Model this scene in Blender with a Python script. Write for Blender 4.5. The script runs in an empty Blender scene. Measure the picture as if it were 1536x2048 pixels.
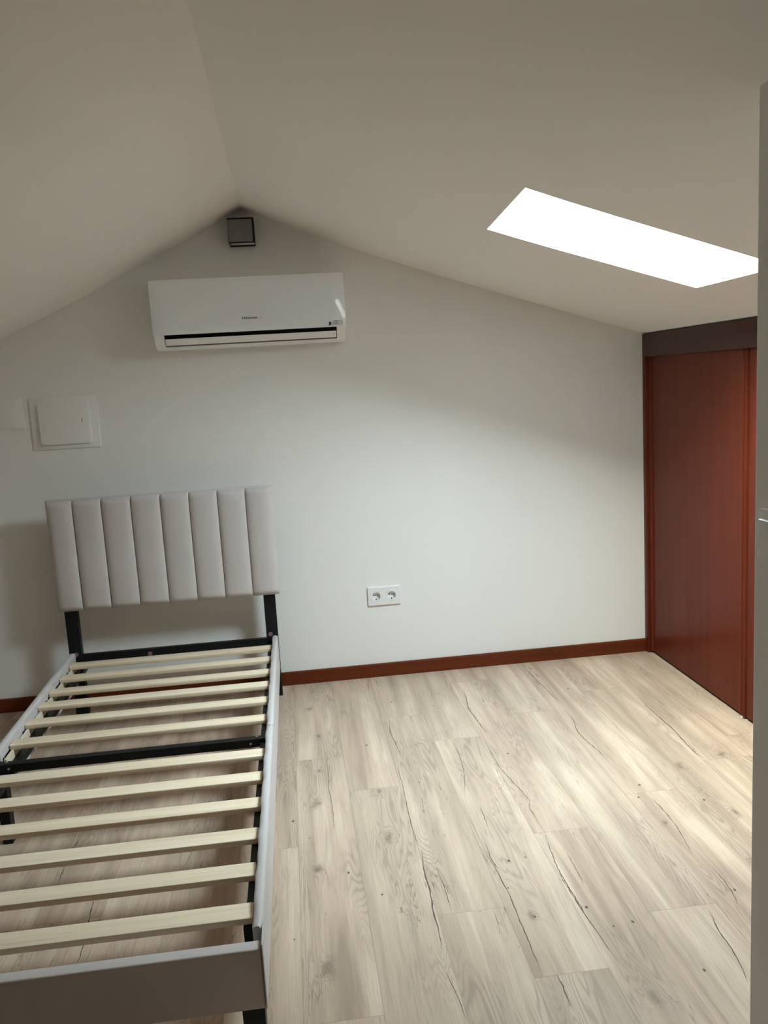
import bpy, bmesh, math, random
from mathutils import Vector, Matrix
random.seed(7)
sc = bpy.context.scene
C = sc.collection

# ------------------------------------------------------------------ camera
cam_d = bpy.data.cameras.new('camera')
cam = bpy.data.objects.new('camera', cam_d); C.objects.link(cam)
RX = Vector((0.99148549, -0.11658774, -0.05799844))
UP = Vector((0.074886, 0.14613172, 0.98642669))
FW = Vector((0.10652985, 0.98237102, -0.15361827))
M = Matrix.Identity(4)
for i in range(3):
    M[i][0], M[i][1], M[i][2] = RX[i], UP[i], -FW[i]
M[0][3], M[1][3], M[2][3] = 0.0, -3.73964, 1.36
cam.matrix_world = M
cam_d.sensor_fit = 'HORIZONTAL'; cam_d.sensor_width = 36.0
cam_d.lens = 36.0 * 1669.05 / 1536.0
cam_d.clip_start = 0.05; cam_d.clip_end = 100
sc.camera = cam

# ------------------------------------------------------------------ sky, light, exposure
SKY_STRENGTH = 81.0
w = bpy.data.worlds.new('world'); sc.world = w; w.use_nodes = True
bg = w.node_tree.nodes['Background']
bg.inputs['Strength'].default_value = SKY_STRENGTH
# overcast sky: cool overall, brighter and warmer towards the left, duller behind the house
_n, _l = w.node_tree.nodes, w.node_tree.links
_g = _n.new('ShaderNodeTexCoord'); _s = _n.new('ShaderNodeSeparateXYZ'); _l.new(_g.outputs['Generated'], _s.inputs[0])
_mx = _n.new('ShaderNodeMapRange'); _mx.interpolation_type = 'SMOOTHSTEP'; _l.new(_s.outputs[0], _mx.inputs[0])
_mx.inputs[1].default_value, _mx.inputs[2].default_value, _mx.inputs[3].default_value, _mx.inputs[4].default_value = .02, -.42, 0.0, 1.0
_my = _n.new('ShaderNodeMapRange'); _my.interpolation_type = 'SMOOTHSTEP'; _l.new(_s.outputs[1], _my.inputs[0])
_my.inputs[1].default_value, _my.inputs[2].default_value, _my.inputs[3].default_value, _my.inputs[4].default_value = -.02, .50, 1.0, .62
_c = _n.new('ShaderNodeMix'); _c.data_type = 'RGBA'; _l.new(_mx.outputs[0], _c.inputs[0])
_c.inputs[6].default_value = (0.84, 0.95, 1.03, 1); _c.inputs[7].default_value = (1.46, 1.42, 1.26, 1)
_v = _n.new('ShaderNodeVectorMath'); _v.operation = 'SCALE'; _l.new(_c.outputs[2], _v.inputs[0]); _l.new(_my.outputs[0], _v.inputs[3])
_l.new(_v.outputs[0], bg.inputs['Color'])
sc.view_settings.view_transform = 'Standard'; sc.view_settings.look = 'None'
sc.view_settings.exposure = 0.0; sc.view_settings.gamma = 1.0
sc.view_settings.use_curve_mapping = False
sc.cycles.use_denoising = True
sc.cycles.max_bounces = 14; sc.cycles.diffuse_bounces = 10; sc.cycles.glossy_bounces = 6
sc.cycles.transparent_max_bounces = 8
sc.cycles.caustics_reflective = False; sc.cycles.caustics_refractive = False
sc.cycles.sample_clamp_indirect = 6.0

# ceiling profile (x, z) along the gable wall; ridge at index RIDGE
PROF = [(-2.60, 0.985), (-1.90, 1.300), (-1.1726, 1.628), (-.963, 1.7215), (-.69, 1.8437), (-.40, 1.985), (-.1325, 2.118),
        (.05, 2.047), (.2997, 1.9534), (.52, 1.876), (.655, 1.8287), (.7593, 1.7930), (.8929, 1.7495), (1.12, 1.6775), (1.350, 1.6048),
        (1.50, 1.5575), (1.6438, 1.5125), (1.95, 1.416), (2.30, 1.306)]
RIDGE = 6
def ceil_z(x):
    for (a, za), (b, zb) in zip(PROF, PROF[1:]):
        if x <= b: return za + (zb - za) * (x - a) / (b - a)
    return PROF[-1][1]
Y_BACK = -7.2                    # wall behind the camera
SKX0, SKX1, SKY0, SKY1 = .655, 1.350, -1.557, -1.040    # skylight opening in the right slope
SHAFT = 0.19

pl = bpy.data.lights.new('skylight_portal', 'AREA'); pl.shape = 'RECTANGLE'
pl.size = (SKX1 - SKX0) * 1.06; pl.size_y = (SKY1 - SKY0); pl.energy = 1
plo = bpy.data.objects.new('skylight_portal', pl); C.objects.link(plo)
_sl = math.atan2(ceil_z(SKX0) - ceil_z(SKX1), SKX1 - SKX0)
plo.location = ((SKX0 + SKX1) / 2 + .0, (SKY0 + SKY1) / 2, (ceil_z(SKX0) + ceil_z(SKX1)) / 2 + SHAFT + .05)
plo.rotation_euler = (0, _sl, 0)
pl.cycles.is_portal = True

# ------------------------------------------------------------------ helpers
def tag(o, label=None, cat=None, group=None, kind=None):
    if label: o['label'] = label
    if cat: o['category'] = cat
    if group: o['group'] = group
    if kind: o['kind'] = kind
    return o
def thing(name, label, cat, loc, group=None):
    o = bpy.data.objects.new(name, None); C.objects.link(o)
    o.location = loc; o.empty_display_size = .05
    return tag(o, label, cat, group)
def obj(name, bm, mats, parent=None, smooth=False, angle=35):
    if not isinstance(mats, (list, tuple)): mats = [mats]
    me = bpy.data.meshes.new(name)
    bmesh.ops.recalc_face_normals(bm, faces=bm.faces[:])
    bm.to_mesh(me); bm.free()
    for m in mats: me.materials.append(m)
    o = bpy.data.objects.new(name, me); C.objects.link(o)
    if smooth:
        me.polygons.foreach_set('use_smooth', [True] * len(me.polygons))
        if angle: me.set_sharp_from_angle(angle=math.radians(angle))
    if parent is not None:
        o.parent = parent
        pl_ = Vector((0, 0, 0)); q = parent
        while q is not None: pl_ += q.location; q = q.parent
        me.transform(Matrix.Translation(-pl_))
    return o
def struct(name, bm, mats, **k):
    o = obj(name, bm, mats, **k); o['kind'] = 'structure'; return o
def box(bm, x0, x1, y0, y1, z0, z1, mat=0, bev=0.0, seg=2):
    r = bmesh.ops.create_cube(bm, size=1.0)
    vs = r['verts']
    for v in vs:
        v.co = Vector(((x0 + x1) / 2 + v.co.x * (x1 - x0), (y0 + y1) / 2 + v.co.y * (y1 - y0), (z0 + z1) / 2 + v.co.z * (z1 - z0)))
    fs = set(f for v in vs for f in v.link_faces)
    for f in fs: f.material_index = mat
    if bev > 0:
        es = list(set(e for v in vs for e in v.link_edges))
        r = bmesh.ops.bevel(bm, geom=es, offset=bev, segments=seg, profile=.5, affect='EDGES')
        for f in r['faces']: f.material_index = mat
    return vs
def prism(bm, pts, axis, a, b, mat=0):
    """closed polygon extruded along an axis; pts are the two other coordinates in order"""
    def mk(p, t):
        if axis == 0: return (t, p[0], p[1])
        if axis == 1: return (p[0], t, p[1])
        return (p[0], p[1], t)
    va = [bm.verts.new(mk(p, a)) for p in pts]; vb = [bm.verts.new(mk(p, b)) for p in pts]
    n = len(pts); out = []
    out.append(bm.faces.new(va)); out.append(bm.faces.new(vb[::-1]))
    for i in range(n): out.append(bm.faces.new((va[i], vb[i], vb[(i + 1) % n], va[(i + 1) % n])))
    for f in out: f.material_index = mat
    return out
def cyl(bm, c, r, h, axis=1, seg=24, mat=0, r2=None):
    rot = {0: Matrix.Rotation(math.pi / 2, 4, 'Y'), 1: Matrix.Rotation(math.pi / 2, 4, 'X'), 2: Matrix.Identity(4)}[axis]
    res = bmesh.ops.create_cone(bm, cap_ends=True, segments=seg, radius1=r, radius2=r if r2 is None else r2, depth=h,
                                matrix=Matrix.Translation(c) @ rot)
    for f in set(f for v in res['verts'] for f in v.link_faces): f.material_index = mat
    return res['verts']
def rrect(x0, x1, z0, z1, r, n=6):
    out = []
    for cx, cz, a0 in ((x1 - r, z1 - r, 0), (x0 + r, z1 - r, 90), (x0 + r, z0 + r, 180), (x1 - r, z0 + r, 270)):
        for k in range(n + 1):
            a = math.radians(a0 + 90 * k / n); out.append((cx + r * math.cos(a), cz + r * math.sin(a)))
    return out
def text_mesh(bm, s, size, loc, mat=0, depth=.0004, face='-Y', bold=0.0, width=None):
    cu = bpy.data.curves.new('t', 'FONT'); cu.body = s; cu.size = size; cu.extrude = depth; cu.offset = bold
    cu.align_x = 'CENTER'; cu.align_y = 'CENTER'
    o = bpy.data.objects.new('t', cu); C.objects.link(o)
    bpy.context.view_layer.update()
    me = bpy.data.meshes.new_from_object(o)
    if width:
        xs = [v.co.x for v in me.vertices]; s_ = width / (max(xs) - min(xs)); me.transform(Matrix.Diagonal((s_, 1, 1, 1)))
    me.transform(Matrix.Translation(loc) @ Matrix.Rotation(math.pi / 2, 4, 'X'))
    n0 = len(bm.faces); bm.from_mesh(me); bm.faces.ensure_lookup_table()
    for f in bm.faces[n0:]: f.material_index = mat
    bpy.data.objects.remove(o); bpy.data.curves.remove(cu); bpy.data.meshes.remove(me)

# ------------------------------------------------------------------ materials
class NT:
    def __init__(s, name):
        s.m = bpy.data.materials.new(name); s.m.use_nodes = True; s.t = s.m.node_tree
        s.b = s.t.nodes['Principled BSDF']
    def n(s, typ, **k):
        nd = s.t.nodes.new(typ)
        for a, v in k.items():
            if a == 'inp':
                for i, x in v.items(): 
                    if hasattr(x, 'is_output'): s.t.links.new(x, nd.inputs[i])
                    else: nd.inputs[i].default_value = x
            else: setattr(nd, a, v)
        return nd
    def math(s, op, a, b=None, c=None, clamp=False):
        inp = {0: a}
        if b is not None: inp[1] = b
        if c is not None: inp[2] = c
        return s.n('ShaderNodeMath', operation=op, use_clamp=clamp, inp=inp).outputs[0]
    def mix(s, f, a, b, blend='MIX'):
        nd = s.n('ShaderNodeMix', data_type='RGBA', blend_type=blend)
        for i, x in ((0, f), (6, a), (7, b)):
            if hasattr(x, 'is_output'): s.t.links.new(x, nd.inputs[i])
            else: nd.inputs[i].default_value = x
        return nd.outputs[2]
    def ramp(s, f, stops):
        nd = s.n('ShaderNodeValToRGB', inp={0: f}); e = nd.color_ramp.elements
        while len(e) < len(stops): e.new(.5)
        for k, (p, c) in enumerate(stops):
            e[k].position = p; e[k].color = c if len(c) == 4 else (*c, 1)
        return nd.outputs[0]
    def link(s, o, i): s.t.links.new(o, i)
    def set(s, **k):
        for a, v in k.items():
            s.b.inputs[a.replace('_', ' ')].default_value = v
    def bump(s, h, strength, dist=.001):
        nd = s.n('ShaderNodeBump', inp={'Strength': strength, 'Distance': dist, 'Height': h})
        s.link(nd.outputs[0], s.b.inputs['Normal'])

def m_plain(name, col, rough=.5, spec=.5, metal=0, coat=0, noise=0, nscale=40, bump=0):
    t = NT(name); t.set(Base_Color=(*col, 1), Roughness=rough, Metallic=metal)
    t.b.inputs['Specular IOR Level'].default_value = spec
    if coat: t.b.inputs['Coat Weight'].default_value = coat; t.b.inputs['Coat Roughness'].default_value = .012
    tc = t.n('ShaderNodeTexCoord').outputs['Object']
    nz = t.n('ShaderNodeTexNoise', inp={0: tc, 'Scale': nscale, 'Detail': 4}).outputs[0]
    if noise:
        a = tuple(c * (1 - noise) for c in col); b = tuple(min(1, c * (1 + noise)) for c in col)
        t.link(t.mix(nz, (*a, 1), (*b, 1)), t.b.inputs['Base Color'])
    if bump: t.bump(nz, bump)
    return t.m

MW = m_plain('white_wall_paint', (.815, .81, .79), .75, .25, noise=.015, nscale=3, bump=.05)
MCEIL = m_plain('white_ceiling_paint', (.885, .872, .842), .8, .2, noise=.015, nscale=2.5, bump=.05)
MSHAFT = m_plain('skylight_reveal_paint', (.86, .86, .85), .6, .3)
MPLAST = m_plain('white_plastic', (.80, .80, .80), .32, .5, noise=.01)
MACP = m_plain('glossy_white_panel', (.87, .915, .96), .6, .2, coat=.9)
MACB = m_plain('warm_white_plastic', (.86, .855, .85), .45, .4)
MBLACK = m_plain('black_void_plastic', (.004, .004, .004), .7, .1)
MSTEEL = m_plain('black_powder_coated_steel', (.006, .007, .008), .45, .25, noise=.1, nscale=60)
MZINC = m_plain('zinc_bolt_metal', (.55, .55, .56), .3, .5, metal=1.0)
MGREY = m_plain('grey_lamp_metal', (.15, .153, .16), .45, .5, noise=.02)
MDIFF = m_plain('frosted_lamp_lens', (.55, .54, .52), .5, .3)
MSTICK = m_plain('pink_sticker_paper', (.78, .60, .67), .6, .3)
MINK = m_plain('dark_print_ink', (.24, .12, .16), .6, .2)
MLOGO = m_plain('grey_logo_print', (.13, .13, .125), .5, .3)
MNAVY = m_plain('navy_print_ink', (.012, .018, .09), .5, .3)
MLABEL = m_plain('silver_label_film', (.66, .67, .68), .4, .4)
MHOLE = m_plain('dark_socket_hole', (.006, .006, .006), .6, .2)

def fabric(name, col, rough=.6, sheen=.3):
    t = NT(name); t.set(Roughness=rough); t.b.inputs['Specular IOR Level'].default_value = .4
    t.b.inputs['Sheen Weight'].default_value = sheen; t.b.inputs['Sheen Roughness'].default_value = .4
    tc = t.n('ShaderNodeTexCoord').outputs['Object']
    n1 = t.n('ShaderNodeTexNoise', inp={0: tc, 'Scale': 7.0, 'Detail': 3}).outputs[0]
    n2 = t.n('ShaderNodeTexNoise', inp={0: tc, 'Scale': 420.0, 'Detail': 2}).outputs[0]
    a = tuple(c * .93 for c in col); b = tuple(c * 1.07 for c in col)
    c1 = t.mix(n1, (*a, 1), (*b, 1))
    c2 = t.mix(t.math('MULTIPLY', n2, .12), c1, tuple(c * .6 for c in col) + (1,))
    t.link(c2, t.b.inputs['Base Color'])
    t.bump(t.math('ADD', t.math('MULTIPLY', n2, .5), n1), .25, .0012)
    return t.m
MFAB = fabric('mauve_grey_upholstery', (.56, .515, .505), .62, .12)
MFABR = fabric('pale_grey_upholstery', (.55, .52, .52), .45, .3)

def wood(name, c0, c1, c2, rough, axis, coat=0, scale=1.0, bump=.1, spec=.5):
    """straight grained wood; grain runs along the given axis"""
    t = NT(name); t.set(Roughness=rough); t.b.inputs['Specular IOR Level'].default_value = spec
    if coat: t.b.inputs['Coat Weight'].default_value = coat; t.b.inputs['Coat Roughness'].default_value = .12
    tc = t.n('ShaderNodeTexCoord').outputs['Object']
    inf = t.n('ShaderNodeObjectInfo').outputs['Random']
    sv = [22 * scale] * 3; sv[axis] = .9 * scale
    mp = t.n('ShaderNodeMapping', inp={0: tc, 'Scale': sv})
    off = t.n('ShaderNodeCombineXYZ', inp={i: t.math('MULTIPLY', inf, 37.0 + 11 * i) for i in range(3)})
    add = t.n('ShaderNodeVectorMath', operation='ADD', inp={0: mp.outputs[0], 1: off.outputs[0]}).outputs[0]
    n1 = t.n('ShaderNodeTexNoise', inp={0: add, 'Scale': 1.0, 'Detail': 5, 'Roughness': .6, 'Distortion': .3}).outputs[0]
    n2 = t.n('ShaderNodeTexNoise', inp={0: add, 'Scale': 9.0, 'Detail': 3}).outputs[0]
    f = t.math('ADD', t.math('MULTIPLY', n1, .72), t.math('MULTIPLY', n2, .28))
    t.link(t.ramp(f, [(.32, c0), (.5, c1), (.68, c2)]), t.b.inputs['Base Color'])
    t.bump(n2, bump, .0006)
    return t.m
MPINE = wood('pale_pine', (.64, .51, .355), (.77, .64, .475), (.84, .72, .565), .55, 0, scale=1.3)
MPINEY = wood('pale_pine_ledger', (.62, .52, .36), (.70, .61, .45), (.76, .68, .54), .6, 1)
MRED = wood('varnished_red_mahogany', (.078, .0135, .0062), (.095, .0165, .0072), (.113, .021, .009), .36, 2, coat=.08, scale=.8, bump=.02, spec=.08)
MREDX = wood('varnished_mahogany_skirting', (.085, .017, .005), (.105, .021, .006), (.13, .029, .008), .38, 0, coat=.06, scale=1.2, bump=.04, spec=.15)
MREDY = wood('varnished_mahogany_fascia', (.042, .015, .0125), (.05, .018, .0145), (.06, .021, .017), .42, 1, coat=.03, scale=.9, bump=.03, spec=.15)

KNOTS = [(-0.0, -0.319, 1), (0.003, -1.148, 1), (0.027, -0.62, 0.7), (0.209, -1.404, 1), (-0.006, -1.52, 0.8), (0.21, -1.114, 0.7),
         (0.019, -0.905, 0.6), (1.247, -1.176, 1), (1.266, -1.497, 0.9), (1.427, -1.123, 0.8), (1.04, -1.504, 0.6), (-0.003, -1.946, 1.0),
         (0.526, -1.854, 0.6), (0.706, -2.178, 0.8)]
def floor_mat():
    t = NT('whitewashed_oak_laminate')
    uv = t.n('ShaderNodeUVMap', uv_map='plank').outputs[0]
    at = t.n('ShaderNodeAttribute', attribute_name='rnd'); rn = at.outputs['Vector']
    sep = t.n('ShaderNodeSeparateXYZ', inp={0: uv}); rs = t.n('ShaderNodeSeparateXYZ', inp={0: rn})
    pos0 = t.n('ShaderNodeTexCoord').outputs['Object']
    wn = t.n('ShaderNodeTexNoise', inp={0: pos0, 'Scale': 26.0, 'Detail': 3}).outputs['Color']
    wn = t.n('ShaderNodeVectorMath', operation='SUBTRACT', inp={0: wn, 1: (.5, .5, .5)}).outputs[0]
    wn = t.n('ShaderNodeVectorMath', operation='MULTIPLY', inp={0: wn, 1: (.040, .075, 0)}).outputs[0]
    pos = t.n('ShaderNodeVectorMath', operation='ADD', inp={0: pos0, 1: wn}).outputs[0]
    big = t.n('ShaderNodeVectorMath', operation='SCALE', inp={0: rn, 3: 60.0}).outputs[0]
    def coord(sx, sy):
        m = t.n('ShaderNodeMapping', inp={0: uv, 'Scale': (sx, sy, 1)})
        return t.n('ShaderNodeVectorMath', operation='ADD', inp={0: m.outputs[0], 1: big}).outputs[0]
    # knots: soft bumps in the growth field
    ks = None
    for x, y, s in KNOTS:
        d = t.n('ShaderNodeVectorMath', operation='SUBTRACT', inp={0: pos, 1: (x, y, 0)}).outputs[0]
        d = t.n('ShaderNodeVectorMath', operation='MULTIPLY', inp={0: d, 1: (1 / (.021 * s), 1 / (.040 * s), 0)}).outputs[0]
        g = t.math('POWER', 2.718, t.math('MULTIPLY', t.n('ShaderNodeVectorMath', operation='DOT_PRODUCT', inp={0: d, 1: d}).outputs['Value'], -1.0))
        ks = g if ks is None else t.math('ADD', ks, g)
    knot = t.math('POWER', ks, 3.0, clamp=True)
    # broad tone streaks along the board
    nA = t.n('ShaderNodeTexNoise', inp={0: coord(17, 1.1), 'Scale': 1.0, 'Detail': 4, 'Roughness': .55, 'Distortion': .4}).outputs[0]
    nB = t.n('ShaderNodeTexNoise', inp={0: coord(7, 2.2), 'Scale': 1.0, 'Detail': 2}).outputs[0]
    nF = t.n('ShaderNodeTexNoise', inp={0: coord(260, 7), 'Scale': 1.0, 'Detail': 3, 'Roughness': .7}).outputs[0]
    nM = t.n('ShaderNodeTexNoise', inp={0: coord(70, 2.5), 'Scale': 1.0, 'Detail': 4, 'Roughness': .6, 'Distortion': .2}).outputs[0]
    # cathedral figure: contour lines of a stretched field
    fld = t.n('ShaderNodeTexNoise', inp={0: coord(11, .95), 'Scale': 1.0, 'Detail': 3, 'Roughness': .42, 'Distortion': .35}).outputs[0]
    fld = t.math('ADD', fld, t.math('MULTIPLY', ks, .10))
    con = t.math('SINE', t.math('MULTIPLY', fld, 210.0))
    con = t.math('POWER', t.math('MULTIPLY_ADD', con, .5, .5), 2.6)
    msk = t.ramp(t.math('ADD', nB, t.math('MULTIPLY', ks, .25)), [(.47, (0, 0, 0)), (.62, (1, 1, 1))])
    con = t.math('MULTIPLY', con, msk)
    base = t.ramp(nA, [(.31, (.31, .216, .157)), (.42, (.43, .310, .228)), (.53, (.54, .398, .300)), (.64, (.675, .528, .41))])
    ng = t.ramp(nB, [(.40, (0, 0, 0)), (.68, (1, 1, 1))])
    base = t.mix(t.math('MULTIPLY', ng, .55), base, (.365, .277, .212, 1))
    # pinkish / yellowish plank variation
    base = t.mix(t.math('MULTIPLY', rs.outputs[0], .35), base, (.53, .41, .31, 1))
    base = t.mix(t.math('MULTIPLY', rs.outputs[1], .22), base, (.57, .50, .39, 1))
    base = t.mix(t.math('MULTIPLY', con, .50), base, (.245, .165, .122, 1))
    base = t.mix(t.ramp(nM, [(.30, (.28, .28, .28)), (.48, (0, 0, 0))]), base, (.29, .225, .175, 1))
    base = t.mix(t.ramp(nF, [(.32, (.32, .32, .32)), (.52, (0, 0, 0))]), base, (.28, .22, .17, 1))
    base = t.mix(t.math('MULTIPLY', knot, .75, clamp=True), base, (.17, .125, .095, 1))
    # fine natural cracks
    cr = t.n('ShaderNodeTexNoise', inp={0: coord(9, .9), 'Scale': 1.0, 'Detail': 5, 'Roughness': .6}).outputs[0]
    cm = t.n('ShaderNodeTexNoise', inp={0: coord(5, 3.0), 'Scale': 1.0, 'Detail': 1}).outputs[0]
    line = t.math('LESS_THAN', t.math('ABSOLUTE', t.math('SUBTRACT', cr, .50)), .0022)
    line = t.math('MULTIPLY', line, t.math('GREATER_THAN', cm, .60))
    base = t.mix(t.math('MULTIPLY', line, .6), base, (.14, .10, .08, 1))
    # joints between boards
    W = .1755
    eu = t.math('MINIMUM', sep.outputs[0], t.math('SUBTRACT', W, sep.outputs[0]))
    ev = t.math('MINIMUM', sep.outputs[1], t.math('SUBTRACT', 1.300, sep.outputs[1]))
    e = t.math('MINIMUM', eu, ev)
    jl = t.math('LESS_THAN', e, .0011)
    base = t.mix(t.math('MULTIPLY', jl, .38), base, (.20, .16, .13, 1))
    t.link(base, t.b.inputs['Base Color'])
    t.link(t.math('MULTIPLY_ADD', nF, .12, .36), t.b.inputs['Roughness'])
    t.b.inputs['Specular IOR Level'].default_value = .38
    h = t.math('SUBTRACT', t.math('MULTIPLY', nF, .4), t.math('ADD', t.math('MULTIPLY', jl, 1.0), t.math('MULTIPLY', line, .8)))
    t.bump(h, .25, .0006)
    return t.m
MFLOOR = floor_mat()
MCRACK = m_plain('dark_grain_crack', (.115, .088, .070), .7, .2, noise=.25, nscale=25)
MSPECK = m_plain('dark_knot_speck', (.12, .085, .06), .7, .2)

# ------------------------------------------------------------------ floor
FW_, PL = .1755, 1.300
bm = bmesh.new(); uvl = bm.loops.layers.uv.new('plank'); rl = bm.loops.layers.float_color.new('rnd')
JOINT = {-1: -.099, 0: -.814, 1: -1.09, 2: -.501, 3: -.767, 4: -.178, 5: -.593, 6: -.015, 7: -.426, 8: -1.15, 9: -.983, 10: -.30,
         -2: -.62, -3: -1.05, -4: -.33, -5: -.88, -6: -.2}
k0, k1 = -15, 13
for k in range(k0, k1):
    x0 = -.063 + FW_ * k; x1 = x0 + FW_
    off = JOINT.get(k, -((k * 37) % 13) / 10.0)
    y = off + PL
    while y > Y_BACK:
        ya, yb = y, y - PL
        ca, cb = min(ya, 0.0), max(yb, Y_BACK)
        if ca > cb:
            vs = [bm.verts.new((x0, cb, 0)), bm.verts.new((x1, cb, 0)), bm.verts.new((x1, ca, 0)), bm.verts.new((x0, ca, 0))]
            f = bm.faces.new(vs); rp = random.Random(k * 101 + round((y - off) / PL) * 7 + 3); r = (rp.random(), rp.random(), rp.random(), 1)
            for lp in f.loops:
                lp[uvl].uv = (lp.vert.co.x - x0, lp.vert.co.y - yb); lp[rl] = r
        y -= PL
CRACKS = [
 (0.0018, [(0.683, -0.265), (0.674, -0.363), (0.657, -0.493), (0.662, -0.592), (0.668, -0.677), (0.674, -0.752)]),
 (0.0015, [(0.323, -0.504), (0.308, -0.638), (0.315, -0.743), (0.321, -0.826), (0.323, -0.896)]),
 (0.0014, [(0.294, -0.949), (0.296, -1.055), (0.293, -1.184), (0.289, -1.313), (0.287, -1.4), (0.291, -1.47)]),
 (0.0024, [(0.295, -1.493), (0.286, -1.59), (0.286, -1.681), (0.28, -1.764), (0.279, -1.843), (0.275, -1.936)]),
 (0.0013, [(0.281, -0.015), (0.273, -0.164)]),
 (0.0013, [(0.308, -0.015), (0.317, -0.077), (0.321, -0.154)]),
 (0.0012, [(0.53, -0.797), (0.531, -0.909), (0.523, -1.011), (0.508, -1.105), (0.488, -1.204)]),
 (0.0014, [(0.646, -0.801), (0.648, -0.891), (0.648, -1.027), (0.66, -1.127), (0.677, -1.223), (0.683, -1.286), (0.67, -1.325), (0.67, -1.388), (0.673, -1.48)]),
 (0.0016, [(1.019, -0.037), (1.019, -0.207), (1.028, -0.334), (1.033, -0.441), (1.037, -0.542)]),
 (0.0018, [(1.033, -0.608), (1.031, -0.707), (1.009, -0.82), (1.014, -0.91), (1.024, -0.988), (1.029, -1.083)]),
 (0.0022, [(1.368, -0.552), (1.359, -0.666), (1.36, -0.792), (1.361, -0.894), (1.349, -1.001), (1.345, -1.089), (1.352, -1.144)]),
 (0.0014, [(1.062, -1.333), (1.064, -1.391), (1.067, -1.457), (1.061, -1.529), (1.051, -1.605), (1.037, -1.675)]),
 (0.0015, [(1.061, -1.742), (1.059, -1.815), (1.053, -1.868), (1.042, -1.91)]),
 (0.0018, [(0.67, -1.492), (0.659, -1.576), (0.651, -1.663), (0.651, -1.737), (0.653, -1.8), (0.655, -1.86), (0.653, -1.913)]),
 (0.0011, [(0.7, -1.593), (0.699, -1.656), (0.698, -1.715), (0.693, -1.754)]),
 (0.0018, [(0.96, -1.917), (0.944, -2.001), (0.938, -2.091), (0.919, -2.171)]),
 (0.0016, [(0.516, -2.063), (0.517, -2.104), (0.513, -2.167)]),
 (0.0011, [(0.268, -2.004), (0.278, -2.068), (0.286, -2.166)]),
 (0.0015, [(0.472, -1.531), (0.484, -1.632), (0.489, -1.78), (0.486, -1.909), (0.485, -1.991), (0.484, -2.056)]),
 (0.0013, [(0.643, -1.634), (0.648, -1.742), (0.652, -1.854), (0.659, -1.944), (0.668, -2.06)]),
 (0.0013, [(0.518, -1.284), (0.517, -1.353), (0.513, -1.418)]),
 (0.0013, [(0.485, -1.485), (0.483, -1.582), (0.49, -1.639)]),
 (0.0011, [(0.049, -0.759), (0.05, -0.941), (0.047, -1.063), (0.052, -1.202), (0.049, -1.304)]),
 (0.0020, [(-0.745, -1.172), (-0.747, -1.218), (-0.75, -1.251), (-0.754, -1.342), (-0.751, -1.398), (-0.748, -1.452)]),
 (0.0020, [(-0.627, -1.538), (-0.625, -1.591), (-0.619, -1.642), (-0.611, -1.731), (-0.608, -1.783), (-0.612, -1.818)]),
 (0.0013, [(0.322, -1.582), (0.327, -1.675), (0.326, -1.787)]),
]
for wd, pts in CRACKS:                                 # printed cracks of the laminate, part of the floor's surface
    P = []
    for (xa, ya), (xb, yb) in zip(pts, pts[1:]):
        for k in range(6):
            s = k / 6; P.append((xa + (xb - xa) * s + random.uniform(-.0013, .0013), ya + (yb - ya) * s))
    P.append(pts[-1]); n = len(P); prev = None
    for i, (x, y) in enumerate(P):
        hw = wd * .78 * min(1, 4 * i / n + .15, 4 * (n - 1 - i) / n + .15) * random.uniform(.6, 1.25)
        a, b = bm.verts.new((x - hw, y, .0004)), bm.verts.new((x + hw, y, .0004))
        if prev: bm.faces.new((prev[0], a, b, prev[1])).material_index = 1
        prev = (a, b)
SPECKS = [(0.353, -0.336), (0.157, -1.684), (0.355, -1.082), (0.206, -0.741), (0.705, -0.936), (0.529, -1.601), (0.579, -1.593), (-0.077, -1.245),
          (0.523, -0.423), (1.214, -1.403), (1.121, -0.385), (0.528, -1.856), (0.493, -1.724), (1.061, -1.267), (1.025, -1.342), (1.065, -1.852),
          (0.706, -1.929), (0.845, -2.114), (0.075, -1.564), (0.758, -1.922), (-0.08, -1.824), (0.668, -1.844)]
for x, y in SPECKS:
    r = random.uniform(.0024, .0045)
    bm.faces.new([bm.verts.new((x + r * math.cos(a * .785) * random.uniform(.7, 1.1), y + 1.5 * r * math.sin(a * .785) * random.uniform(.7, 1.1), .0005)) for a in range(8)]).material_index = 2
floor = struct('floor', bm, [MFLOOR, MCRACK, MSPECK])
for p_ in floor.data.polygons:
    pass

# ------------------------------------------------------------------ walls
XL, XR = PROF[0][0], 2.30
bm = bmesh.new()
poly = [(XL, -.02), (XR, -.02)] + [(x, z + .02) for x, z in reversed(PROF)]
prism(bm, poly, 1, 0.0, .12)
wb = struct('wall_back', bm, MW)
cut = bmesh.new()
for cx in (.3455, .4175): cyl(cut, (cx, 0, .3865), .022, .06, 1, 40)
co = obj('wall_cut', cut, MW)
md = wb.modifiers.new('cut', 'BOOLEAN'); md.operation = 'DIFFERENCE'; md.object = co; md.solver = 'EXACT'
bpy.context.view_layer.update()
nm = bpy.data.meshes.new_from_object(wb.evaluated_get(bpy.context.evaluated_depsgraph_get()))
wb.modifiers.clear(); wb.data = nm; bpy.data.objects.remove(co)
bm = bmesh.new(); prism(bm, poly, 1, Y_BACK - .12, Y_BACK)
struct('wall_front', bm, MW)
bm = bmesh.new(); box(bm, XL - .12, XL, Y_BACK, 0, -.02, PROF[0][1] + .1)
struct('wall_left', bm, MW)
bm = bmesh.new(); box(bm, XR, XR + .12, Y_BACK, 0, -.02, PROF[-1][1] + .15)
struct('wall_right', bm, MW)
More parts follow.
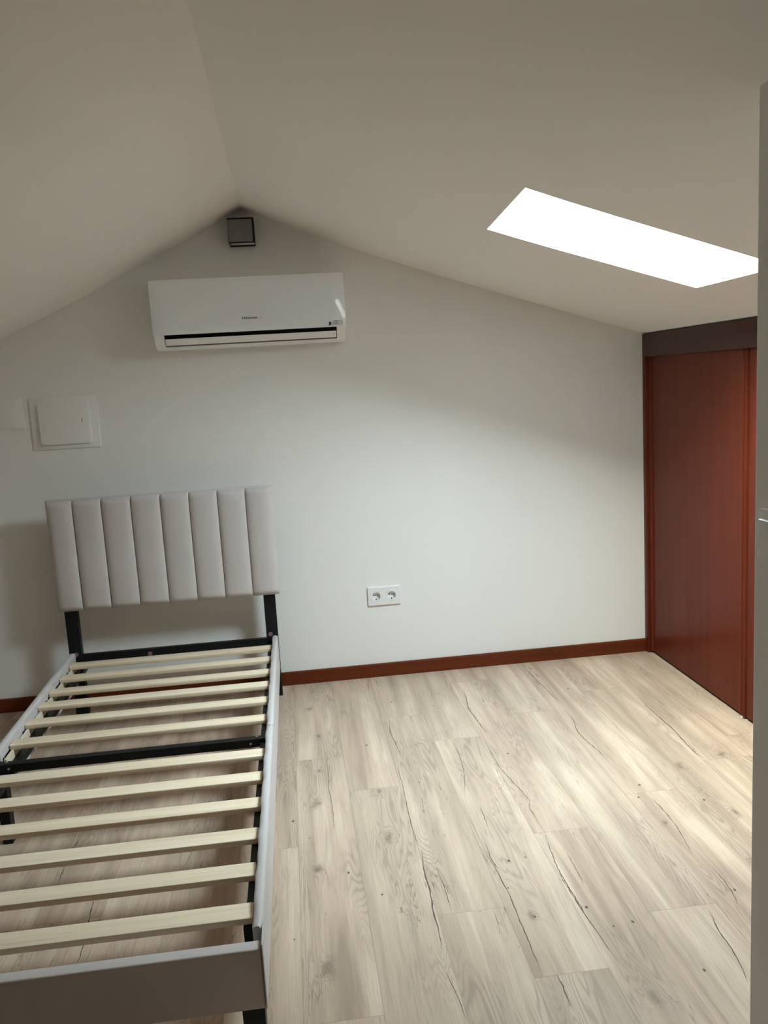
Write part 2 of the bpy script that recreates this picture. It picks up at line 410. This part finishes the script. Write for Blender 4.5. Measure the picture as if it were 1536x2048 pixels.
# return wall close to the camera on the right, its face with the light switch
bm = bmesh.new()
WX, WY = .779, -2.414
xs = [WX] + [x for x, z in PROF if x > WX + .01]
poly = [(WX, 0), (XR - .001, 0)] + [(x, ceil_z(x) + .03) for x in [XR - .001] + [x for x in reversed(xs) if x < XR - .01 and x > WX] + [WX]]
prism(bm, poly, 1, Y_BACK + .001, WY)
es = [e for e in bm.edges if all(abs(v.co.x - WX) < 1e-5 and abs(v.co.y - WY) < 1e-5 for v in e.verts)]
bmesh.ops.bevel(bm, geom=es, offset=.003, segments=3, profile=.5, affect='EDGES')
struct('wall_near', bm, MW)

# ------------------------------------------------------------------ ceiling with the skylight opening
bm = bmesh.new()
def sky_xy(x, y):                 # the opening is a touch out of square
    if abs(y - SKY0) < 1e-6: return (x - .005 if abs(x - SKX0) < 1e-6 else x), SKY0 - .012 * (x - SKX0) / (SKX1 - SKX0)
    if abs(y - SKY1) < 1e-6: return (x + .022 if abs(x - SKX0) < 1e-6 else x + .004 if abs(x - SKX1) < 1e-6 else x), SKY1 + .006 - .045 * (x - SKX0) / (SKX1 - SKX0)
    return x, y
ys = [Y_BACK, SKY0, SKY1, 0.0]
i0 = [i for i, q in enumerate(PROF) if abs(q[0] - SKX0) < 1e-6][0]; i1 = [i for i, q in enumerate(PROF) if abs(q[0] - SKX1) < 1e-6][0]
low = [[bm.verts.new((*sky_xy(x, y), ceil_z(sky_xy(x, y)[0]))) for y in ys] for x, z in PROF]
TH = SHAFT + .02
up = [[bm.verts.new((*sky_xy(x, y), ceil_z(sky_xy(x, y)[0]) + TH)) for y in ys] for x, z in PROF]
for i in range(len(PROF) - 1):
    for j in range(3):
        if i0 <= i < i1 and j == 1: continue
        bm.faces.new((low[i][j], low[i][j + 1], low[i + 1][j + 1], low[i + 1][j]))
        bm.faces.new((up[i][j], up[i + 1][j], up[i + 1][j + 1], up[i][j + 1]))
for i in range(i0, i1):
    for j in (1, 2): bm.faces.new((low[i][j], low[i + 1][j], up[i + 1][j], up[i][j])).material_index = 1
for i in (i0, i1):
    bm.faces.new((low[i][1], low[i][2], up[i][2], up[i][1])).material_index = 1
n = len(PROF) - 1
for i in range(n):
    for j in (0, 3): bm.faces.new((low[i][j], low[i + 1][j], up[i + 1][j], up[i][j]))
for i in (0, n):
    for j in range(3): bm.faces.new((low[i][j], low[i][j + 1], up[i][j + 1], up[i][j]))
for e in bm.edges:
    a, b = e.verts
    ridge = all(abs(v.co.x - PROF[RIDGE][0]) < 1e-5 for v in e.verts)
    e.smooth = not ridge
    if len(e.link_faces) == 2 and e.link_faces[0].normal.dot(e.link_faces[1].normal) < .8: e.smooth = False
for f in bm.faces: f.smooth = True
bm.normal_update()
for e in bm.edges:
    if len(e.link_faces) == 2 and abs(e.link_faces[0].normal.dot(e.link_faces[1].normal)) < .8: e.smooth = False
struct('ceiling', bm, [MCEIL, MSHAFT])

# skylight: frame and pane on top of the shaft
t = NT('clear_roof_glass')
tr = t.n('ShaderNodeBsdfTransparent', inp={0: (.93, .97, .96, 1)}); gl = t.n('ShaderNodeBsdfGlossy', inp={'Roughness': .02})
mx = t.n('ShaderNodeMixShader', inp={0: .05}); t.link(tr.outputs[0], mx.inputs[1]); t.link(gl.outputs[0], mx.inputs[2])
t.link(mx.outputs[0], t.t.nodes['Material Output'].inputs[0]); MGLASS = t.m
def slope_box(bm, x0, x1, y0, y1, d0, d1, mat=0):
    vs = box(bm, x0, x1, y0, y1, 0, 1, mat)
    for v in vs:
        d = d0 if v.co.z < .5 else d1
        v.co.z = ceil_z(SKX0) + (ceil_z(SKX1) - ceil_z(SKX0)) * (v.co.x - SKX0) / (SKX1 - SKX0) + d
bm = bmesh.new(); f_ = .035; a, b = TH, TH + .05
slope_box(bm, SKX0 - .03, SKX0 + f_ - .03, SKY0 - .03, SKY1 + .03, a, b)
slope_box(bm, SKX1 - f_ + .03, SKX1 + .03, SKY0 - .03, SKY1 + .03, a, b)
slope_box(bm, SKX0, SKX1, SKY0 - .03, SKY0 + f_ - .03, a, b)
slope_box(bm, SKX0, SKX1, SKY1 - f_ + .03, SKY1 + .03, a, b)
win = struct('window_1', bm, MSHAFT)
bm = bmesh.new(); slope_box(bm, SKX0, SKX1, SKY0, SKY1, TH + .025, TH + .031)
obj('pane', bm, MGLASS, win)

# ------------------------------------------------------------------ baseboards
bm = bmesh.new()
prof = [(0.0, 0.0), (-.012, 0.0), (-.012, .054), (-.0105, .0592), (-.007, .062), (0.0, .062)]
prism(bm, prof, 0, XL, 1.640)
struct('baseboard_back', bm, MREDX)
bm = bmesh.new(); prism(bm, [(XL, 0.), (XL + .012, 0.), (XL + .012, .056), (XL + .007, .062), (XL, .062)], 1, Y_BACK, -.012)
struct('baseboard_left', bm, MREDX)
bm = bmesh.new(); prism(bm, [(WX, 0.), (WX - .012, 0.), (WX - .012, .056), (WX - .007, .062), (WX, .062)], 1, Y_BACK, WY)
struct('baseboard_near', bm, MREDX)

# ------------------------------------------------------------------ built-in wardrobe
JX, DX = 1.640, 1.660            # front of the frame, front of the doors
Z_D = 1.405                      # underside of the fascia
wr = thing('built_in_wardrobe', 'floor to ceiling built-in wardrobe with reddish brown varnished wooden doors', 'wardrobe', (1.66, -1.2, 0))
ztop = ceil_z(JX) - .001
bm = bmesh.new(); box(bm, JX, JX + .022, -2.372, -.002, Z_D, ztop - .0065, bev=.0015)
tag(obj('fascia', bm, MREDY, wr, smooth=True), 'dark plain board above the doors')
bm = bmesh.new(); box(bm, JX, JX + .05, -.037, -.002, .0005, Z_D, bev=.002)
obj('jamb', bm, MRED, wr, smooth=True)
def door(y0, y1, bead_l, bead_r):
    """y0 > y1; flat panel with rounded beads down its edges"""
    bm = bmesh.new()
    pts = []
    def bead(ya, yb):
        n = 8; r = abs(ya - yb) / 2
        for i in range(n + 1):
            a = math.pi * i / n
            pts.append((DX - .0085 * math.sin(a) ** .8 if 0 < i < n else DX, ya + (yb - ya) * (1 - math.cos(a)) / 2))
    y = y0
    if bead_l:
        bead(y, y - .015); pts.append((DX + .006, y - .0165)); pts.append((DX + .006, y - .020)); y -= .022
    pts.append((DX, y))
    ye = y1 + (.022 if bead_r else 0)
    pts.append((DX, ye))
    if bead_r:
        pts.append((DX + .006, y1 + .020)); pts.append((DX + .006, y1 + .0165)); bead(y1 + .015, y1)
    pts.append((DX + .024, y1)); pts.append((DX + .024, y0))
    prism(bm, pts, 2, .011, Z_D + .012)
    return bm
obj('door', door(-.040, -.847, True, True), MRED, wr, smooth=True, angle=40)
obj('door', door(-.852, -1.680, True, True), MRED, wr, smooth=True, angle=40)
obj('door', door(-1.685, -2.370, True, True), MRED, wr, smooth=True, angle=40)
bm = bmesh.new(); box(bm, DX + .010, DX + .03, -2.37, -.037, .0005, .012)
tag(obj('floor_track', bm, MBLACK, wr), 'black track in the gap under the doors')
bm = bmesh.new()
box(bm, DX + .026, DX + .56, -2.372, -.002, .0005, .02); box(bm, DX + .026, DX + .56, -2.372, -.002, ceil_z(DX + .56) - .03, ceil_z(DX + .56) - .02)
box(bm, DX + .55, DX + .56, -2.372, -.002, .02, ceil_z(DX + .56) - .02)
obj('carcass', bm, MREDY, wr)
bm = bmesh.new(); box(bm, DX - .006, DX + .004, -.853, -.838, .0, .006)
tag(obj('door_guide', bm, MPLAST, wr), 'small white plastic guide under the door joint')

# ------------------------------------------------------------------ air conditioner
AX0, AX1 = -.516, .272
ac = thing('air_conditioner', 'white wall mounted split air conditioner above the bed', 'air conditioner', (-.122, 0, 1.545))
bm = bmesh.new()
body = [(0, 1.548), (-.06, 1.542), (-.115, 1.542), (-.142, 1.546), (-.162, 1.555), (-.177, 1.568), (-.187, 1.584), (-.190, 1.600), (-.186, 1.802), (-.17, 1.811), (0, 1.812)]
slot = [(0, 1.548), (-.06, 1.542), (-.115, 1.542), (-.142, 1.546), (-.1575, 1.5525), (-.150, 1.5555), (-.110, 1.580), (-.118, 1.592), (-.150, 1.600), (-.186, 1.604), (-.186, 1.802), (-.17, 1.811), (0, 1.812)]
prism(bm, body, 0, AX0 + .004, AX0 + .043); prism(bm, body, 0, AX1 - .039, AX1 - .004)
prism(bm, slot, 0, AX0 + .043, AX1 - .039)
obj('body', bm, MACB, ac, smooth=True, angle=30)
bm = bmesh.new(); prism(bm, [(-.112, 1.5795), (-.1515, 1.5575), (-.176, 1.586), (-.181, 1.600), (-.112, 1.600)], 0, AX0 + .0435, AX1 - .0395)
tag(obj('air_outlet', bm, MBLACK, ac), 'black slot of the air outlet')
bm = bmesh.new()
prism(bm, [(-.1645, 1.5610), (-.1740, 1.5690), (-.1810, 1.5790), (-.1830, 1.5835), (-.1860, 1.5830), (-.1865, 1.5790), (-.1775, 1.5660), (-.1675, 1.5575)], 0, AX0 + .0460, AX1 - .0420)
obj('flap', bm, MACB, ac, smooth=True, angle=40)
# front panel: grid, bowed vertically, wrapped back at both ends
bm = bmesh.new()
NX, NZ = 48, 20
def px(u):                        # u 0..1 -> x, extra depth
    e = .060; L = AX1 - AX0; x = AX0 + u * L
    d = 0.0
    for q in (x - AX0, AX1 - x):
        if q < e: d += .012 * ((e - q) / e) ** 1.9
    return x, d
us = [0, .003, .008, .014, .020, .027, .034, .042, .050, .058, .066, .074, .082]; us = us + [.082 + (1 - .164) * k / 20 for k in range(1, 20)] + [1 - q for q in reversed(us)]
vs_ = [k / NZ for k in range(NZ + 1)]
def pz(v):                        # z, y of the face
    z = 1.599 + v * (1.8165 - 1.599)
    y = -.2035 - .004 * math.sin(math.pi * min(1, v * 1.05)) + .010 * max(0, v - .9) ** 2 * 100 * .6
    if v < .05: y += .006 * (1 - v / .05) ** 2
    return z, y
grid = []
for v in vs_:
    z, y = pz(v); row = []
    for u in us:
        x, d = px(u); row.append(bm.verts.new((x, y + d, z)))
    grid.append(row)
for j in range(len(vs_) - 1):
    for i in range(len(us) - 1): bm.faces.new((grid[j][i], grid[j][i + 1], grid[j + 1][i + 1], grid[j + 1][i]))
g2 = []
for j, row in enumerate(grid):
    g2.append([bm.verts.new((v.co.x, max(v.co.y + .004, -.189), v.co.z)) for v in (row[0], row[-1])])
for j in range(len(vs_) - 1):
    bm.faces.new((grid[j][0], grid[j + 1][0], g2[j + 1][0], g2[j][0])); bm.faces.new((grid[j][-1], g2[j][1], g2[j + 1][1], grid[j + 1][-1]))
bk = [bm.verts.new((r.co.x, -.186, r.co.z)) for r in grid[0]]; tk = [bm.verts.new((r.co.x, -.150, r.co.z - .002)) for r in grid[-1]]
for i in range(len(us) - 1):
    bm.faces.new((grid[0][i], bk[i], bk[i + 1], grid[0][i + 1])); bm.faces.new((grid[-1][i], grid[-1][i + 1], tk[i + 1], tk[i]))
panel = obj('front_panel', bm, MACP, ac, smooth=True, angle=50)
def panel_y(x, z):
    v = (z - 1.599) / (1.8165 - 1.599); return pz(v)[1] + px((x - AX0) / (AX1 - AX0))[1]
bm = bmesh.new(); text_mesh(bm, 'Hisense', .0125, (-.122, panel_y(-.122, 1.6515) - .0006, 1.6515), depth=.0003, bold=.0003, width=.062)
tag(obj('logo', bm, MLOGO, panel), 'grey printed maker name')
bm = bmesh.new(); cyl(bm, (-.075, panel_y(-.075, 1.651) + .0002, 1.651), .0045, .001, 1, 20)
obj('indicator', bm, MLABEL, panel)
# energy / inverter sticker at the lower right corner
bm = bmesh.new(); yS = panel_y(.225, 1.613) - .0004
prism(bm, [(.197, 1.6035), (.2395, 1.6035), (.2395, 1.6245), (.197, 1.6245)], 1, yS - .0003, yS + .0006, 0)
prism(bm, [(.2395, 1.6035), (.2585, 1.6035), (.2585, 1.6245), (.2395, 1.6245)], 1, yS - .0001, yS + .002, 0)
sw = lambda pts, m: prism(bm, pts, 1, yS - .0007, yS, m)
sw([(.2000, 1.6055), (.2012, 1.6150), (.2028, 1.6222), (.2055, 1.6215), (.2082, 1.6175), (.2110, 1.6140), (.2100, 1.6105), (.2070, 1.6065), (.2035, 1.6048)], 1)
sw([(.2108, 1.6130), (.2125, 1.6140), (.2148, 1.6122), (.2192, 1.6178), (.2180, 1.6190), (.2140, 1.6142), (.2118, 1.6152), (.2100, 1.6140)], 1)
sw([(.2130, 1.6190), (.2155, 1.6190), (.2155, 1.6212), (.2130, 1.6212)], 1)
sw([(.1975, 1.6228), (.2015, 1.6228), (.2015, 1.6238), (.1975, 1.6238)], 2)
for z, xa, xb in ((1.6222, .2185, .2390), (1.6168, .2225, .2370), (1.6120, .2190, .2385), (1.6090, .2215, .2385)):
    sw([(xa, z), (xb, z), (xb, z + .0015), (xa, z + .0015)], 2)
tag(obj('sticker', bm, [MLABEL, MNAVY, MLOGO], panel), 'small printed sticker with dark blue mark')

# ------------------------------------------------------------------ wall lamp at the peak of the gable
lamp = thing('wall_lamp', 'small grey and black box wall lamp at the peak of the gable', 'wall lamp', (-.131, 0, 1.965))
LX0, LX1, LZ0, LZ1 = -.186, -.078, 1.965, 2.066
bm = bmesh.new()
box(bm, LX0, LX1, -.100, -.004, LZ1 - .004, LZ1); box(bm, LX0, LX1, -.004, 0, LZ0, LZ1)
box(bm, LX0, LX0 + .004, -.100, -.004, LZ0, LZ1 - .004); box(bm, LX1 - .004, LX1, -.100, -.004, LZ0, LZ1 - .004)
box(bm, LX0 + .004, LX1 - .004, -.100, -.094, LZ0, LZ1 - .004)
box(bm, LX0 + .004, LX1 - .004, -.018, -.004, LZ0, LZ0 + .01)
obj('housing', bm, MSTEEL, lamp)
bm = bmesh.new(); box(bm, LX0 + .0015, LX1 - .0075, -.1045, -.1002, LZ0 + .004, LZ1 - .007, bev=.0006)
tag(obj('cover', bm, MGREY, lamp), 'flat grey front plate')
bm = bmesh.new(); box(bm, LX0 + .005, LX1 - .005, -.093, -.019, LZ0 + .004, LZ0 + .007)
obj('lens', bm, MDIFF, lamp)

# ------------------------------------------------------------------ electrical boxes on the wall
pb = thing('fuse_box', 'square white flush fuse box with a raised door above the headboard', 'fuse box', (-.946, 0, 1.156))
bm = bmesh.new()
X0, X1, Z0, Z1 = -1.087, -.806, 1.156, 1.379; x0, x1, z0, z1 = -1.052, -.842, 1.175, 1.355
box(bm, X0, X1, -.007, .0, Z0, Z1, bev=.002)
obj('frame', bm, MW, pb, smooth=True)
bm = bmesh.new(); prism(bm, rrect(-1.050, -.842, 1.177, 1.354, .010), 1, -.020, -.0068)
es = [e for e in bm.edges if all(v.co.y < -.0199 for v in e.verts)]
bmesh.ops.bevel(bm, geom=es, offset=.0025, segments=3, profile=.5, affect='EDGES')
dr = obj('door', bm, MW, pb, smooth=True)
bm = bmesh.new(); box(bm, -.8735, -.8712, -.0206, -.0195, 1.265, 1.283)
tag(obj('latch', bm, m_plain('dark_latch', (.03, .028, .025), .5), dr), 'narrow dark latch slit')
jb = bmesh.new(); box(jb, -1.262, -1.117, -.005, 0, 1.254, 1.377, bev=.0015)
tag(obj('cover_plate', jb, MW, None, smooth=True), 'blank painted cover plate left of the fuse box', 'cover plate')

# double socket
so = thing('double_socket', 'white double wall socket above the baseboard', 'socket', (.3815, 0, .386))
def ring(bm, outer, inner, y, mat=0):
    a = [bm.verts.new((x, y, z)) for x, z in outer]; b = [bm.verts.new((x, y, z)) for x, z in inner]
    n = len(a)
    for i in range(n): bm.faces.new((a[i], a[(i + 1) % n], b[(i + 1) % n], b[i])).material_index = mat
bm = bmesh.new()
oa = rrect(.306, .4575, .342, .4295, .004, 4); ob = rrect(.3085, .4550, .3445, .4270, .003, 4)
va = [bm.verts.new((x, 0, z)) for x, z in oa]; vb = [bm.verts.new((x, -.0075, z)) for x, z in oa]; vc = [bm.verts.new((x, -.0098, z)) for x, z in ob]
for q, r in ((va, vb), (vb, vc)):
    for k in range(len(q)): bm.faces.new((q[k], q[(k + 1) % len(q)], r[(k + 1) % len(q)], r[k]))
for x0, x1, z0, z1 in ((.311, .4525, .4135, .4245), (.311, .4525, .3470, .3595), (.311, .3185, .3595, .4135), (.3725, .3905, .3595, .4135), (.4445, .4525, .3595, .4135)):
    box(bm, x0, x1, -.0098, -.006, z0, z1)
inn = rrect(.311, .4525, .3470, .4245, .0005, 4); vi = [bm.verts.new((x, -.0098, z)) for x, z in inn]
for k in range(len(vi)): bm.faces.new((vc[k], vc[(k + 1) % len(vi)], vi[(k + 1) % len(vi)], vi[k]))
obj('frame', bm, MPLAST, so, smooth=True)
for cx in (.3455, .4175):
    cz = .3865; hw = .0275; R = .0195; n = 40
    bm = bmesh.new()
    circ = [(cx + R * math.cos(2 * math.pi * k / n), cz + R * math.sin(2 * math.pi * k / n)) for k in range(n)]
    sq = []
    for k in range(n):
        a = 2 * math.pi * k / n; c, s = math.cos(a), math.sin(a); m_ = max(abs(c), abs(s)); sq.append((cx + hw * c / m_, cz + hw * s / m_))
    ring(bm, sq, circ, -.0108)
    sv = [bm.verts.new((x, -.0093, z)) for x, z in sq]; s2 = [bm.verts.new((x, -.0108, z)) for x, z in sq]
    for k in range(n): bm.faces.new((sv[k], sv[(k + 1) % n], s2[(k + 1) % n], s2[k]))
    ca = [bm.verts.new((x, -.0108, z)) for x, z in circ]; cb = [bm.verts.new((cx + (x - cx) * .97, .0065, cz + (z - cz) * .97)) for x, z in circ]
    for k in range(n): bm.faces.new((ca[k], ca[(k + 1) % n], cb[(k + 1) % n], cb[k]))
    bm.faces.new(cb)
    ins = obj('socket_insert', bm, MPLAST, so, smooth=True, angle=30)
    bm = bmesh.new()
    for dx in (-.0095, 0, .0095): cyl(bm, (cx + dx, .0062, cz + .0008), .0026 if dx else .0021, .0006, 1, 14)
    box(bm, cx - .0016, cx + .0016, -.006, .0060, cz - .0188, cz - .0150)
    tag(obj('contact', bm, MHOLE, ins), 'dark pin holes and earth clip')

# light switch on the near wall
sp = thing('light_switch', 'white light switch at the right edge of the photo', 'light switch', (WX, -2.483, 1.075))
bm = bmesh.new()
prism(bm, rrect(-2.525, -2.441, 1.034, 1.116, .006), 0, WX - .011, WX)
es = [e for e in bm.edges if all(v.co.x < WX - .0109 for v in e.verts)]
bmesh.ops.bevel(bm, geom=es, offset=.004, segments=4, profile=.5, affect='EDGES')
obj('frame', bm, MPLAST, sp, smooth=True)
bm = bmesh.new()
prism(bm, [(WX - .0105, 1.046), (WX - .0175, 1.049), (WX - .0125, 1.075), (WX - .0135, 1.098), (WX - .0105, 1.100)], 1, -2.517, -2.449)
obj('rocker', bm, MPLAST, sp, smooth=True)

# ------------------------------------------------------------------ bed
KT = .014
def bedx(o):
    for v in o.data.vertices:
        x, y = v.co.x + bed.location.x, v.co.y + bed.location.y
        v.co.x = -.56 + (x + .56) * (1 - KT * max(0, -y - .13)) - bed.location.x
    return o
bed = thing('bed_frame', 'single bed frame with upholstered channelled headboard, wooden slats and black steel legs', 'bed', (-.56, -1.17, 0))
# headboard: back board plus eight padded channels
bm = bmesh.new()
HX0, HX1, HZ0, HZ1 = -1.032, -.088, .470, .950
seams = [HX0, -.921, -.803, -.6825, -.5605, -.4405, -.3215, -.204, HX1]
box(bm, HX0 + .004, HX1 - .004, -.146, -.131, HZ0 + .003, HZ1 + .002, bev=.004)
NV = 34
for a, b in zip(seams, seams[1:]):
    first, last = a == HX0, b == HX1
    us = [0, .015, .04, .08, .14, .22, .32, .42, .5, .58, .68, .78, .86, .92, .96, .985, 1]
    cols = []
    for u in us:
        x = a + (b - a) * u
        q = 1 - abs(2 * u - 1) ** 3.0
        el = first and u < .5 or last and u > .5
        pr = (q ** .5 if el else q ** .42)
        col = []
        for k in range(NV + 1):
            v = k / NV; z = HZ0 + (HZ1 - HZ0) * v
            e = min(v, 1 - v) * (HZ1 - HZ0)
            vr = min(1, e / .022); vr = math.sqrt(max(0, 1 - (1 - vr) ** 2))
            base = -.142 if not el else -.142
            y = -.140 - (.010 + .021 * pr) * vr - .0
            if el: y = -.140 - .031 * pr * vr
            y += .0008 * math.sin(9 * v + 5 * x) * vr
            col.append(bm.verts.new((x, y, z)))
        cols.append(col)
    for i in range(len(us) - 1):
        for k in range(NV): bm.faces.new((cols[i][k], cols[i + 1][k], cols[i + 1][k + 1], cols[i][k + 1]))
bmesh.ops.remove_doubles(bm, verts=bm.verts[:], dist=.00005)
hb = obj('headboard', bm, MFAB, bed, smooth=True, angle=75)
hb['label'] = 'mauve grey padded headboard in eight vertical channels'
# piping around the back edge
bm = bmesh.new()
def tube(bm, pts, r, seg=10, closed=False):
    rings = []; n = len(pts)
    for i, p in enumerate(pts):
        p = Vector(p); a = Vector(pts[(i - 1) % n] if closed or i else pts[i]); b = Vector(pts[(i + 1) % n] if closed or i < n - 1 else pts[i])
        d = (b - a).normalized(); up = Vector((0, 1, 0)) if abs(d.y) < .9 else Vector((1, 0, 0))
        s = d.cross(up).normalized(); u = s.cross(d)
        rings.append([bm.verts.new(p + r * (math.cos(t_) * s + math.sin(t_) * u)) for t_ in (2 * math.pi * k / seg for k in range(seg))])
    m = n if closed else n - 1
    for i in range(m):
        A, B = rings[i], rings[(i + 1) % n]
        for k in range(seg): bm.faces.new((A[k], A[(k + 1) % seg], B[(k + 1) % seg], B[k]))
    if not closed: bm.faces.new(rings[0]); bm.faces.new(rings[-1][::-1])
tube(bm, [(x, -.1385, z) for x, z in rrect(HX0 + .003, HX1 - .002, HZ0 + .003, HZ1 + .0015, .008, 4)], .0022, closed=True)
obj('piping', bm, MFAB, hb, smooth=True)

def sticker(parent, x, y, z, s):
    bm = bmesh.new(); cyl(bm, (x, y - .0003, z), .0098, .0006, 1, 28, 0); text_mesh(bm, s, .0105, (x, y - .0008, z), 1, .0002)
    tag(obj('sticker', bm, [MSTICK, MINK], parent), 'round pink sticker reading ' + s)
for (xa, xb), st in (((-1.010, -.957), (-.982, .2735, '2')), ((-.163, -.112), (-.1445, .288, '3'))):
    bm = bmesh.new(); box(bm, xa, xb, -.1305, -.098, .0, .80, bev=.0012)
    po = obj('headboard_post', bm, MSTEEL, bed)
    sticker(po, st[0], -.1305, st[1], st[2])
bm = bmesh.new(); box(bm, -.957, -.163, -.1290, -.1060, .228, .270, bev=.001)
cb = obj('head_crossbar', bm, MSTEEL, bed); sticker(cb, -.671, -.1290, .2485, 'P')

# upholstered side rails, two halves on each side
def rail(side, ya, yb, tail=None):
    bm = bmesh.new()
    W, Z0, Z1 = .0235, .137, .2855
    prof = [(0, Z0), (0, Z1 - .010)] + [(.01175 - .01175 * math.cos(a), Z1 - .010 + .010 * math.sin(a)) for a in [math.pi * k / 12 for k in range(1, 12)]] + [(W, Z1 - .010), (W, Z0)]
    n = max(2, int(abs(ya - yb) / .012)); rows = []
    for i in range(n + 1):
        y = ya + (yb - ya) * i / n
        e = min(abs(y - ya), abs(y - yb)); c = min(1, e / .008); c = .55 + .45 * math.sqrt(1 - (1 - c) ** 2)
        wob = .0011 * math.sin(31 * y + side) + .0008 * math.sin(73 * y + 1.3)
        if e < .05: wob += .0040 * math.cos(e / .05 * 6.3) * (1 - e / .05)
        row = []
        for k, (d, z) in enumerate(prof):
            zz = Z0 + (z - Z0) * (1 - (1 - c) * .06)
            dd = .01175 + (d - .01175) * c
            if d > .01175 and z > .2: dd += wob
            # d measured from the outer face inwards
            x = (-.1135 - dd) if side > 0 else (-1.0065 + dd)
            row.append(bm.verts.new((x, y, zz)))
        rows.append(row)
    for A, B in zip(rows, rows[1:]):
        for k in range(len(prof) - 1): bm.faces.new((A[k], A[k + 1], B[k + 1], B[k]))
        bm.faces.new((A[-1], A[0], B[0], B[-1]))
    bm.faces.new(rows[0][::-1]); bm.faces.new(rows[-1])
    if tail:
        xa, xb = (-.1165, -.1135) if side > 0 else (-1.0065, -1.0035)
        box(bm, xa, xb, tail, yb + .01, .137, .278, bev=.001)
    return obj('side_rail', bm, MFABR, bed, smooth=True, angle=50)
for s in (1, -1):
    bedx(rail(s, -.1335, -1.128)); bedx(rail(s, -1.1325, -2.163, -2.218))
# footboard
bm = bmesh.new(); box(bm, -1.002, -.1180, -2.214, -2.184, .134, .2665, bev=.004, seg=4)
fb = bedx(obj('footboard', bm, MFAB, bed, smooth=True)); fb['label'] = 'low upholstered foot end panel'
# steel angles carrying the slats
def steel(xa, xb, za, zb, ya, yb, name='steel_rail'):
    bm = bmesh.new(); box(bm, xa, xb, yb, ya, za, zb, bev=.0008); return bedx(obj(name, bm, MSTEEL, bed))
for ya, yb in ((-.131, -1.150), (-1.185, -2.075)):
    bm = bmesh.new(); box(bm, -.157, -.1345, yb, ya, .205, .2495, bev=.001); bedx(obj('steel_rail', bm, MSTEEL, bed))
    bm = bmesh.new(); box(bm, -.986, -.938, yb, ya, .205, .2235, bev=.001); box(bm, -.9865, -.983, yb, ya, .2235, .2495); bedx(obj('steel_rail', bm, MSTEEL, bed))
    bm = bmesh.new(); box(bm, -.976, -.968, yb + .03, ya - .03, .2237, .2496); bedx(obj('ledger', bm, MPINEY, bed))
for y in (-.33, -.49, -.645, -.795, -.955, -1.1):
    bm = bmesh.new(); cyl(bm, (-.962, y, .2245), .0028, .002, 2, 10); bedx(obj('screw', bm, MZINC, bed))
# centre bar with bolts
bm = bmesh.new(); box(bm, -.986, -.1345, -1.181, -1.153, .232, .259, bev=.0012)
cbar = bedx(obj('centre_bar', bm, MSTEEL, bed))
for x in (-.168, -.952):
    bm = bmesh.new(); cyl(bm, (x, -1.166, .2603), .0048, .003, 2, 16); bedx(obj('bolt', bm, MZINC, bed))
    bm = bmesh.new(); xx = x + (-.020 if x > -.5 else .010)
    cyl(bm, (xx, -1.1822, .2455), .0042, .003, 1, 6); cyl(bm, (xx, -1.185, .2455), .002, .004, 1, 10); bedx(obj('bolt', bm, MZINC, bed))
# legs
def leg(xa, xb, ya, yb, zt, taper=0.0, ch=.0):
    bm = bmesh.new(); vs = box(bm, xa, xb, yb, ya, 0, zt)
    for v in vs:
        if v.co.z < .01:
            v.co.x += (taper if v.co.x < (xa + xb) / 2 else -taper)
    bmesh.ops.bevel(bm, geom=bm.edges[:], offset=.0012, segments=1, affect='EDGES')
    return bedx(obj('leg', bm, MSTEEL, bed))
leg(-.168, -.1205, -2.162, -2.205, .1338, .003); leg(-.9995, -.952, -2.162, -2.205, .1338, .003)
leg(-.162, -.1275, -1.150, -1.186, .2045, .002); leg(-.990, -.955, -1.150, -1.186, .2045, .002)
# inner brackets at the foot end
for xa, xb in ((-.160, -.136), (-.986, -.962)):
    bm = bmesh.new(); prism(bm, [(-2.072, .249), (-2.118, .249), (-2.112, .212), (-2.072, .205)], 0, xa, xb); bedx(obj('bracket', bm, MSTEEL, bed))
# twelve pine slats
SL = [-.211, -.366, -.521, -.662, -.822, -.990, -1.265, -1.422, -1.578, -1.738, -1.896, -2.052]
for i, y in enumerate(SL):
    bm = bmesh.new()
    jx = random.uniform(-.001, .001)
    vs = rrect(-.9815 + jx, -.1385 + jx, y - .0565, y, .006, 4)
    prism(bm, vs, 2, .2499, .2650)
    es = [e for e in bm.edges if abs(e.verts[0].co.z - e.verts[1].co.z) < 1e-5]
    bmesh.ops.bevel(bm, geom=es, offset=.0022, segments=2, profile=.5, affect='EDGES')
    bedx(obj('slat', bm, MPINE, bed, smooth=True, angle=40))
